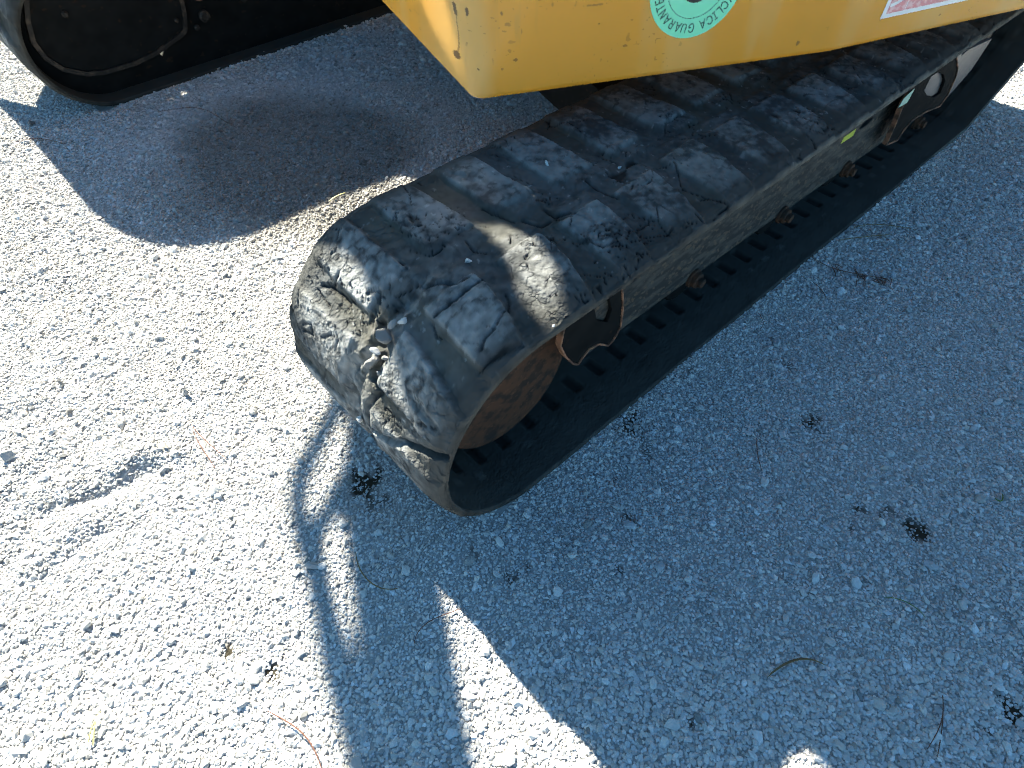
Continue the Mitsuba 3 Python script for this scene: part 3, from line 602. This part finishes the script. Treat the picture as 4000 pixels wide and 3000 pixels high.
# ------------------------------------------------------------------ the yellow house
def uv_pt(s, d): return A0[:2] + s * U[:2] + d * V[:2]
B0 = np.array([1.13087, 0.10241]); dir2 = np.array([0.9434, -0.3317])
foot = Polygon([A0[:2], B0, B0 + 1.30 * dir2, B0 + 1.42 * dir2 + 0.25 * V[:2], uv_pt(1.75, 1.45), uv_pt(1.55, 1.72), uv_pt(0.0, 1.75)])
foot0 = foot
foot = foot.buffer(-0.030).buffer(0.030, 24)
def foot_at(z):
    r = 0.030 + 0.125 * float(sm(0.55, 0.75, z))
    return foot0.buffer(-r).buffer(r, 24)
def rounded_extrude(poly, z0, z1, r, steps=6, top=0.05, dens=0.02, shape=None):
    """extrusion whose lower and upper rims are rounded"""
    rings = []
    prof = [(r * (1 - math.sin(a)), z0 + r * (1 - math.cos(a))) for a in np.linspace(0, math.pi / 2, steps)]
    prof += [(0, z) for z in np.linspace(z0 + r, z1 - top, 6 if shape is None else 30)[1:-1]]
    prof += [(top * (1 - math.cos(a)), z1 - top + top * math.sin(a)) for a in np.linspace(0, math.pi / 2, steps)]
    ref = poly.exterior; n_ = int(ref.length / dens)
    for inset, z in prof:
        here = poly if shape is None else shape(z)
        ring = here.buffer(-inset, 24).exterior if inset > 1e-9 else here.exterior
        base_ = np.array([ref.interpolate(k / n_, True).coords[0] for k in range(n_)])
        c = np.array([ring.interpolate(ring.project(Point(*b_))).coords[0] for b_ in base_])
        rings.append(np.c_[c, np.full(n_, z)])
    v = np.concatenate(rings); R_ = len(rings); i, j = np.meshgrid(np.arange(R_ - 1), np.arange(n_), indexing='ij'); j2 = (j + 1) % n_
    q = np.stack([i * n_ + j, i * n_ + j2, (i + 1) * n_ + j2, (i + 1) * n_ + j], -1).reshape(-1, 4)
    f = np.vstack([q[:, [0, 1, 2]], q[:, [0, 2, 3]]])
    cb, ct = rings[0].mean(0), rings[-1].mean(0); N = len(v); v = np.vstack([v, cb, ct]); jj = np.arange(n_); j3 = (jj + 1) % n_
    f = np.vstack([f, np.c_[j3, jj, np.full(n_, N)], np.c_[jj + (R_ - 1) * n_, j3 + (R_ - 1) * n_, np.full(n_, N + 1)]])
    m_ = trimesh.Trimesh(v, f, process=False)
    if m_.volume < 0: m_.invert()
    return m_
HS = add('body_panel', rounded_extrude(foot, 0.543, 1.02, 0.012, dens=0.008, shape=foot_at), 'yellow_paint', 40, EX); tag(HS, 'yellow side panel with black scratches at its corner')
hood = foot.buffer(-0.05)
add('engine_hood', rounded_extrude(hood, 1.03, 1.50, 0.01, top=0.14, dens=0.03), 'yellow_paint', 40, EX)
add('cab', rounded_extrude(affinity.translate(affinity.scale(foot, 0.62, 0.72), 0.18, 0.10), 1.50, 2.60, 0.01, top=0.10, dens=0.05), 'black_steel', 40, EX)
# parts of the machine above the picture that throw its shadows: boom, hoses; the shade plates are added to cast more
P0 = np.array([0.64, 2.67]); BU = np.array([-0.8935, 0.4490])
BN = np.array([0.4490, 0.8935])
def lift(tr, off=0.0):
    """the point of the boom's upright plane whose shadow falls on the ground at tr"""
    tr = np.asarray(tr, float)
    z = ((P0 + off * BN - tr) @ BN) / (SHIFT @ BN)
    return np.array([*(tr + SHIFT * z), z])
boom_c = [(1.15, 0.86), (0.85, 0.72), (0.55, 0.63), (0.32, 0.52), (0.14, 0.39), (0.01, 0.235), (-0.085, 0.09), (-0.165, -0.06), (-0.245, -0.21), (-0.40, -0.50)]
add('boom', tube(spline([lift((t[0] + 0.026, t[1])) for t in boom_c], 40), 0.077, 20), 'yellow_paint', 60, EX)
hose1 = [(0.40, 0.56), (0.20, 0.50), (0.05, 0.442), (-0.025, 0.388), (-0.092, 0.345), (-0.135, 0.300), (-0.165, 0.245), (-0.185, 0.185), (-0.205, 0.125), (-0.225, 0.068), (-0.252, 0.008), (-0.275, -0.06), (-0.29, -0.11), (-0.31, -0.17), (-0.33, -0.25)]
hose2 = [(0.00, 0.29), (-0.07, 0.248), (-0.115, 0.222), (-0.155, 0.196), (-0.180, 0.150), (-0.200, 0.095), (-0.218, 0.045), (-0.232, 0.0), (-0.250, -0.05), (-0.270, -0.10), (-0.300, -0.17), (-0.345, -0.27)]
add('hydraulic_hose', tube(spline([lift(t, 0.03) for t in hose1], 80), 0.0190, 12), 'hose_black', 60, EX)
add('hydraulic_hose', tube(spline([lift(t, -0.02) for t in hose2], 70), 0.0195, 12), 'hose_black', 60, EX)
add('boom_base', trimesh.util.concatenate([beam((1.15, 1.9), (0.80, 2.62), 0.12, 0.62, 0.86), beam((0.62, 2.60), (1.0, 2.75), 0.10, 0.58, 0.95)]), 'yellow_paint', 20, EX)
def lift_y(tr, y):
    tr = np.asarray(tr, float); z = (y - tr[1]) / SHIFT[1]; return (tr[0] + SHIFT[0] * z, z)
def aim(P, y):
    """where, on the upright plane at y, the ray from the lit or shaded point P to the sun passes: (x, z)"""
    k = (y - P[1]) / SHIFT[1]; return (P[0] + SHIFT[0] * k, P[2] + k)
def shade_plate(name, rec, y, th, mat, parent):  # unseen added plate, outline set by the shadow it has to cast
    pl_ = Polygon([aim(p_ if len(p_) == 3 else (*p_, 0.45), y) for p_ in rec]).buffer(0.005).buffer(-0.005)
    return add(name, plate_xz(pl_, y, th), mat, 20, parent)
shade_plate('tread_shade_plate', [(.10, .62, .42), (.11, .41, .42), (.12, .36, .42), (.12, .30, .43), (.10, .24, .42), (.08, .18, .40), (.06, .12, .38), (.04, .07, .35), (.02, .02, .32), (0, -.1, .32), (.1, -.3, .4),
             (.21, -.1), (.24, 0), (.255, .075), (.275, .115), (.312, .17), (.322, .235), (.312, .27), (.40, .34), (.40, .5), (.30, .62)], 1.95, 0.03, 'yellow_paint', EX)  # added plate, shaped to shade the front of the near tread
add('shade_plate_arm', rbox(0.45, 1.15, 1.95, 2.06, 1.30, 1.42, 0.02), 'yellow_paint', 20, EX)  # arm added to carry the shade plate
shade_plate('step', [(.30, .29), (.362, .235), (.36, .13), (.33, .05), (.285, 0), (.30, -.3), (.5, -.3), (.5, .12), (.458, .19), (.457, .26), (.470, .33), (.502, .41), (.53, .62), (.28, .62), (.28, .33)], 1.60, 0.02, 'frame_steel', EX)  # added plate, not a real step, shaped to bound the tread sun spot
shade_plate('step', [(.498, .10), (.500, .33), (.503, .40), (.503, .47), (.558, .78), (.80, .78), (.80, .10)], 1.64, 0.02, 'frame_steel', EX)  # added plate, not a real step, shades part of the panel end
shade_plate('far_shade_plate', [(-.115, 2.44, 0), (-.105, 2.2, 0), (-.10, 1.95, 0), (-.10, 1.80, 0), (.05, 1.80, 0), (.05, 2.12, 0), (.005, 2.236, 0), (-.05, 2.35, 0), (-.095, 2.436, 0)], 2.52, 0.02, 'black_steel', EX)  # added plate, no real guard, fills in the far track shadow
shade_plate('far_shade_plate', [(-.10, 1.80, 0), (-.10, 1.55, 0), (-.085, 1.42, 0), (-.06, 1.33, 0), (-.02, 1.25, 0), (.04, 1.185, 0), (.12, 1.135, 0), (.22, 1.115, 0), (.45, 1.11, 0), (.75, 1.06, 0), (1.4, 1.0, 0), (1.4, 1.68, 0), (.28, 1.68, 0), (.12, 1.80, 0)], 2.30, 0.02, 'black_steel', EX)  # added plate, its outline lengthens the far track shadow

# stickers on the panel
def on_panel(poly, th, lift_=0.0, s0=0.0, z0=0.0):
    m_ = trimesh.creation.extrude_polygon(poly, th, engine='earcut'); v = m_.vertices
    nrm = -NA
    m_.vertices = np.array([*A0[:2], 0]) + (v[:, :1] + s0) * U + np.outer(v[:, 2] + lift_, nrm) + np.c_[np.zeros((len(v), 2)), v[:, 1] + z0]
    return m_
SX, SZ = 0.4122, 0.7007
ST = add('round_sticker', on_panel(Point(0, 0).buffer(0.0914, 96), 0.0006, 0.0004, SX, SZ), 'sticker_green', False, EX); tag(ST, 'round mint green guarantee sticker on the yellow panel')
ringp = Point(0, 0).buffer(0.0580, 96).difference(Point(0, 0).buffer(0.0572, 96))
add('ring', on_panel(ringp, 0.0004, 0.0011, SX, SZ), 'sticker_ink', False, ST)
add('emblem', on_panel(Point(0, 0).buffer(0.0320, 64), 0.0004, 0.0011, SX, SZ), 'sticker_black', False, ST)
def glyph(ch, h):
    g_ = meshkit.text_mesh(ch, h, 0.0004); b_ = g_.bounds; g_.apply_translation([-(b_[0, 0] + b_[1, 0]) / 2, 0, 0]); g_.vertices[:, 0] *= 0.80; return g_
text = 'CYCLICA GUARANTEE'
fixed = {3: -43.1, 4: -51.1, 5: -59.7, 6: -70.7, 8: -87.9, 9: -99.6, 10: -109.8, 11: -121.2, 12: -132.0, 13: -143.0, 14: -152.5, 15: -161.5, 16: -170.5, 0: -14.0, 1: -24.3, 2: -34.1}
ms = []
for turn in (0, 180):
    for k_, ch in enumerate(text):
        if ch == ' ': continue
        a = math.radians(fixed[k_] + turn)
        g_ = glyph(ch, 0.0160); g_.apply_translation([0, 0.0665, 0])
        # the foot of the letter points to the centre
        c_, s_ = math.cos(a - math.pi / 2), math.sin(a - math.pi / 2)
        v = g_.vertices.copy(); g_.vertices = np.c_[v[:, 0] * c_ - v[:, 1] * s_, v[:, 0] * s_ + v[:, 1] * c_, v[:, 2]]
        ms.append(g_)
tx = trimesh.util.concatenate(ms); v = tx.vertices
tx.vertices = np.array([*A0[:2], 0]) + (v[:, :1] + SX) * U + np.outer(v[:, 2] + 0.0011, -NA) + np.c_[np.zeros((len(v), 2)), v[:, 1] + SZ]
add('lettering', tx, 'sticker_ink', False, ST)
D2 = np.array([dir2[0], dir2[1], 0]); N2 = np.array([-dir2[1], dir2[0], 0])
def on_panel2(poly, th, lift_):
    m_ = trimesh.creation.extrude_polygon(poly, th, engine='earcut'); v = m_.vertices
    m_.vertices = np.array([*B0, 0]) + v[:, :1] * D2 + np.outer(v[:, 2] + lift_, -N2) + np.c_[np.zeros((len(v), 2)), v[:, 1]]
    return m_
LB = add('warning_sticker', on_panel2(Polygon([(0.1075, 0.5915), (0.46, 0.5945), (0.46, 0.77), (0.113, 0.77)]), 0.0006, 0.0004), 'sticker_white', False, EX); tag(LB, 'white bordered sticker with a faded red field')
add('red_field', on_panel2(Polygon([(0.1175, 0.5995), (0.1650, 0.6005), (0.166, 0.76), (0.120, 0.76)]), 0.0004, 0.0011), 'sticker_red', False, LB)
add('red_field', on_panel2(Polygon([(0.1675, 0.6005), (0.45, 0.603), (0.45, 0.76), (0.1685, 0.76)]), 0.0004, 0.0011), 'sticker_red', False, LB)
flag = LineString([(0.121, 0.6150), (0.130, 0.6165), (0.140, 0.620), (0.150, 0.6245), (0.152, 0.630)]).buffer(0.0032)
add('white_mark', on_panel2(flag.difference(sbox(0, 0, 0.1195, 1)), 0.0003, 0.0016), 'sticker_white', False, LB)

# ------------------------------------------------------------------ needles, twigs and stones lying about
def ground_curve(pts, rad, lift_=0.008, seed=0):
    q = np.array([px(*p_)[:2] for p_ in pts]); s_ = spline(np.c_[q, np.zeros(len(q))], 24)[:, :2]
    z = zg(s_[:, 0], s_[:, 1]); n_ = len(s_); z = np.convolve(np.pad(z, 4, mode='edge'), np.ones(9) / 9, 'valid') + lift_
    z = z + 0.003 * np.sin(np.linspace(0, 3, n_) + seed)
    return np.c_[s_, z], rad * (1 - 0.5 * np.abs(np.linspace(-1, 1, n_)) ** 3)
def needle(label, mat, *curves, rad=0.0009, cat='pine needle', group=None):
    ms_ = []
    for k_, c in enumerate(curves):
        q, r_ = ground_curve(c, rad, seed=k_); ms_.append(tube(q, r_, 5))
    k = key('pine_needle' if cat == 'pine needle' else 'twig')
    scene[k] = ply(trimesh.util.concatenate(ms_), mat, smooth=60); tag(k, label, cat, group)
needle('olive brown curved needle on shaded gravel below the tip of the near track', 'needle_brown', [(1392, 2161), (1430, 2261), (1484, 2300), (1561, 2300)], rad=0.0012)
needle('reddish brown needle across the point of the sunlit wedge', 'needle_red', [(1805, 2378), (1715, 2415), (1645, 2461), (1619, 2522)])
needle('long reddish twig on sunlit gravel at the bottom edge', 'needle_red', [(1050, 2780), (1138, 2830), (1207, 2891), (1238, 2945), (1262, 3010)], rad=0.0012, cat='twig')
needle('bowed brown needle pair on shaded gravel at the lower right', 'needle_brown', [(2991, 2651), (3058, 2604), (3126, 2583), (3219, 2604)], [(2999, 2640), (3062, 2596), (3130, 2577), (3215, 2598)], rad=0.0011)
needle('green needle lying on shaded gravel at the right', 'needle_green', [(3447, 2338), (3523, 2355), (3575, 2385), (3611, 2419)])
needle('dark red forked needle pair near the lower right corner', 'needle_red', [(3674, 2718), (3666, 2824), (3640, 2885), (3615, 2929)], [(3674, 2723), (3671, 2841), (3658, 2959)])
needle('thin dark needle right of the near track, pointing down', 'needle_red', [(2957, 1697), (2953, 1769), (2974, 1845)])
needle('short green blade bit at the right edge of the gravel', 'needle_green', [(3880, 1950), (3895, 1962), (3910, 1935)], rad=0.0014)
needle('pale twig beside the near track, upper one of the litter', 'needle_brown', [(3319, 907), (3427, 889), (3500, 893), (3576, 903)], cat='twig', rad=0.0012)
needle('pale twig beside the near track, just below the upper one', 'needle_brown', [(3269, 953), (3391, 934), (3481, 921)], cat='twig', rad=0.0014)
tw = [[(3150, 1010), (3200, 1042), (3255, 1061), (3346, 1079), (3459, 1097)]]
lr = np.random.default_rng(5)
for k_ in range(26):
    t_ = lr.uniform(0.3, 1.05); bx_ = 3150 + 310 * t_; by_ = 1018 + 85 * t_ + lr.normal(0, 9); a_ = lr.uniform(0.1, 1.9); l_ = lr.uniform(20, 48)
    tw.append([(bx_, by_), (bx_ + 0.5 * l_ * math.cos(a_) + 3, by_ + 0.5 * l_ * math.sin(a_)), (bx_ + l_ * math.cos(a_), by_ + l_ * math.sin(a_))])
needle('bushy reddish dry sprig on the gravel beside the near track', 'needle_red', *tw, rad=0.0010, cat='twig')
needle('small dark needle between the sprig and the near track edge', 'needle_red', [(3170, 1111), (3200, 1140), (3224, 1170)])
needle('short dark needle close to the middle of the near track edge', 'needle_red', [(2957, 1237), (2970, 1258), (2980, 1278)])
needle('reddish needle pair on sunlit gravel left of the near track', 'needle_red', [(747, 1653), (780, 1700), (823, 1742), (886, 1799)], [(760, 1691), (780, 1735), (804, 1773), (842, 1830)])
needle('pale green grass blades on sunlit gravel at the lower left', 'needle_straw', [(399, 2782), (385, 2808), (373, 2835), (351, 2911)], [(390, 2800), (380, 2840), (367, 2918)], rad=0.0012, cat='grass blade')
needle('thin brown needle on shaded gravel below the far track', 'needle_red', [(620, 443), (700, 432), (760, 430), (840, 456), (918, 500)])
needle('needle crossing the shadow edge at the left below the far track', 'needle_red', [(63, 563), (165, 551), (220, 560), (272, 573)])
needle('yellow stick catching sun at the edge of the far shadow', 'needle_straw', [(1350, 758), (1320, 774), (1288, 792)], rad=0.0022, cat='twig')
def one_stone(P, r, g, label, seed, flat=(1.25, 0.95, 0.75), tint=(1, 0.99, 0.97), cat='stone', group=None):
    rs = np.random.default_rng(seed); m_ = trimesh.creation.icosphere(subdivisions=2); d_ = rs.normal(size=(12, 3)); d_ /= np.linalg.norm(d_, axis=1, keepdims=True)
    v = m_.vertices.copy()
    for q in d_:                                           # plane cuts
        a_ = v @ q; lim = rs.uniform(0.34, 0.66); v = v - np.outer(np.maximum(a_ - lim, 0), q)
    v = v * (1 + 0.16 * (meshkit.fbm(v * 3 + seed, 3)[:, None] - .5)) * np.array(flat) * r
    v = v @ rand_rot(1, rs)[0].T
    k = key(cat); col_ = np.clip(g * (0.85 + 0.3 * meshkit.fbm(v * 180 + 9, 3)), 0.03, 0.8)[:, None] * np.array(tint)
    m_.vertices = v + np.asarray(P); scene[k] = ply(m_, 'stone_material', smooth=False, color=col_); tag(k, label, cat, group)
def surf(s_, t_):
    """a point on the near tread at s along the belt and t across it"""
    x, z, n_ = path_at(np.array([s_])); h, _, _ = lug_field(np.array([[s_]]), np.array([[t_]]))
    o_ = h[0, 0]; return np.array([x[0] + n_[0, 0] * o_, t_, z[0] + n_[0, 1] * o_]), n_[0]
for xp, yp, r, g, lab in ((1562, 1250, 0.0095, 0.48, 'white stone wedged at the top of the torn tread'), (1533, 1262, 0.0095, 0.26, 'grey brown stone beside the white one in the tread'),
                          (1458, 1368, 0.0090, 0.55, 'bright white stone in the middle of the torn tread'), (1432, 1420, 0.0170, 0.17, 'big rough grey lump lodged in the torn tread'),
                          (1462, 1398, 0.0085, 0.17, 'flat grey stone under the bright white one'), (1500, 1300, 0.0185, 0.18, 'rough grey lump above the bright white stone'),
                          (1500, 1400, 0.0080, 0.17, 'small brownish stone right of the big grey lump'), (1395, 1645, 0.0095, 0.50, 'pale flat stone low in the groove of the front tread'),
                          (1826, 1002, 0.0078, 0.45, 'white chip in the hollow of the tread near the sun spot'), (2135, 637, 0.006, 0.5, 'pale chip far back in the middle groove of the tread'),
                          (2425, 635, 0.006, 0.5, 'light chip between the lugs close to the yellow panel'), (2158, 1317, 0.0035, 0.7, 'tiny white pebble on the track edge above the idler'),
                          (1470, 1460, 0.007, 0.22, 'small dark crumb below the big grey lump')):
    s_, t_ = on_track(xp, yp); P_, n_ = surf(s_, t_)
    one_stone(P_ + np.array([n_[0], 0, n_[1]]) * r * 0.35, r, g, lab, int(xp + yp))
for xp, yp, r, g, lab in ((125, 487, 0.016, 0.17, 'small dark grey stone on the sunlit gravel at the left'), (38, 1795, 0.017, 0.36, 'grey stone at the left edge beside the rut'), (1213, 2215, 0.014, 0.33, 'round grey stone inside the hose shadow'),
                          (1390, 2990, 0.018, 0.40, 'big grey stone at the bottom edge in the shadow strip'), (1440, 1790, 0.010, 0.55, 'pale stone beside the dark soil under the track tip'), (240, 1500, 0.012, 0.22, 'brown grey stone on the sunlit gravel at the left'),
                          (725, 1538, 0.013, 0.27, 'dark grey stone left of the near track'), (640, 1830, 0.014, 0.33, 'grey wedge stone at the end of the rut'), (1670, 2606, 0.010, 0.62, 'pale stone in the broad shadow strip'),
                          (3310, 1942, 0.011, 0.55, 'pale stone in the shade above the dark soil patches'), (3180, 2257, 0.012, 0.55, 'pale pointed stone on the shaded gravel at the right'), (2620, 2830, 0.015, 0.45, 'long pale stone on the shaded gravel at the bottom')):
    P_ = px(xp, yp); P_[2] = zg(P_[0], P_[1]) + r * 0.45
    one_stone(P_, r, g, lab, int(xp * 3 + yp), (1.2, 0.95, 0.6))

tag(EX, 'yellow tracked excavator on worn rubber tracks, seen close at one corner', 'excavator')
import sys
print('stones', n1, n1b, n2, n3, 'gravel tris', len(gf), 'belt tris', len(f), len(ff), 'lugs', len(vis), file=sys.stderr)
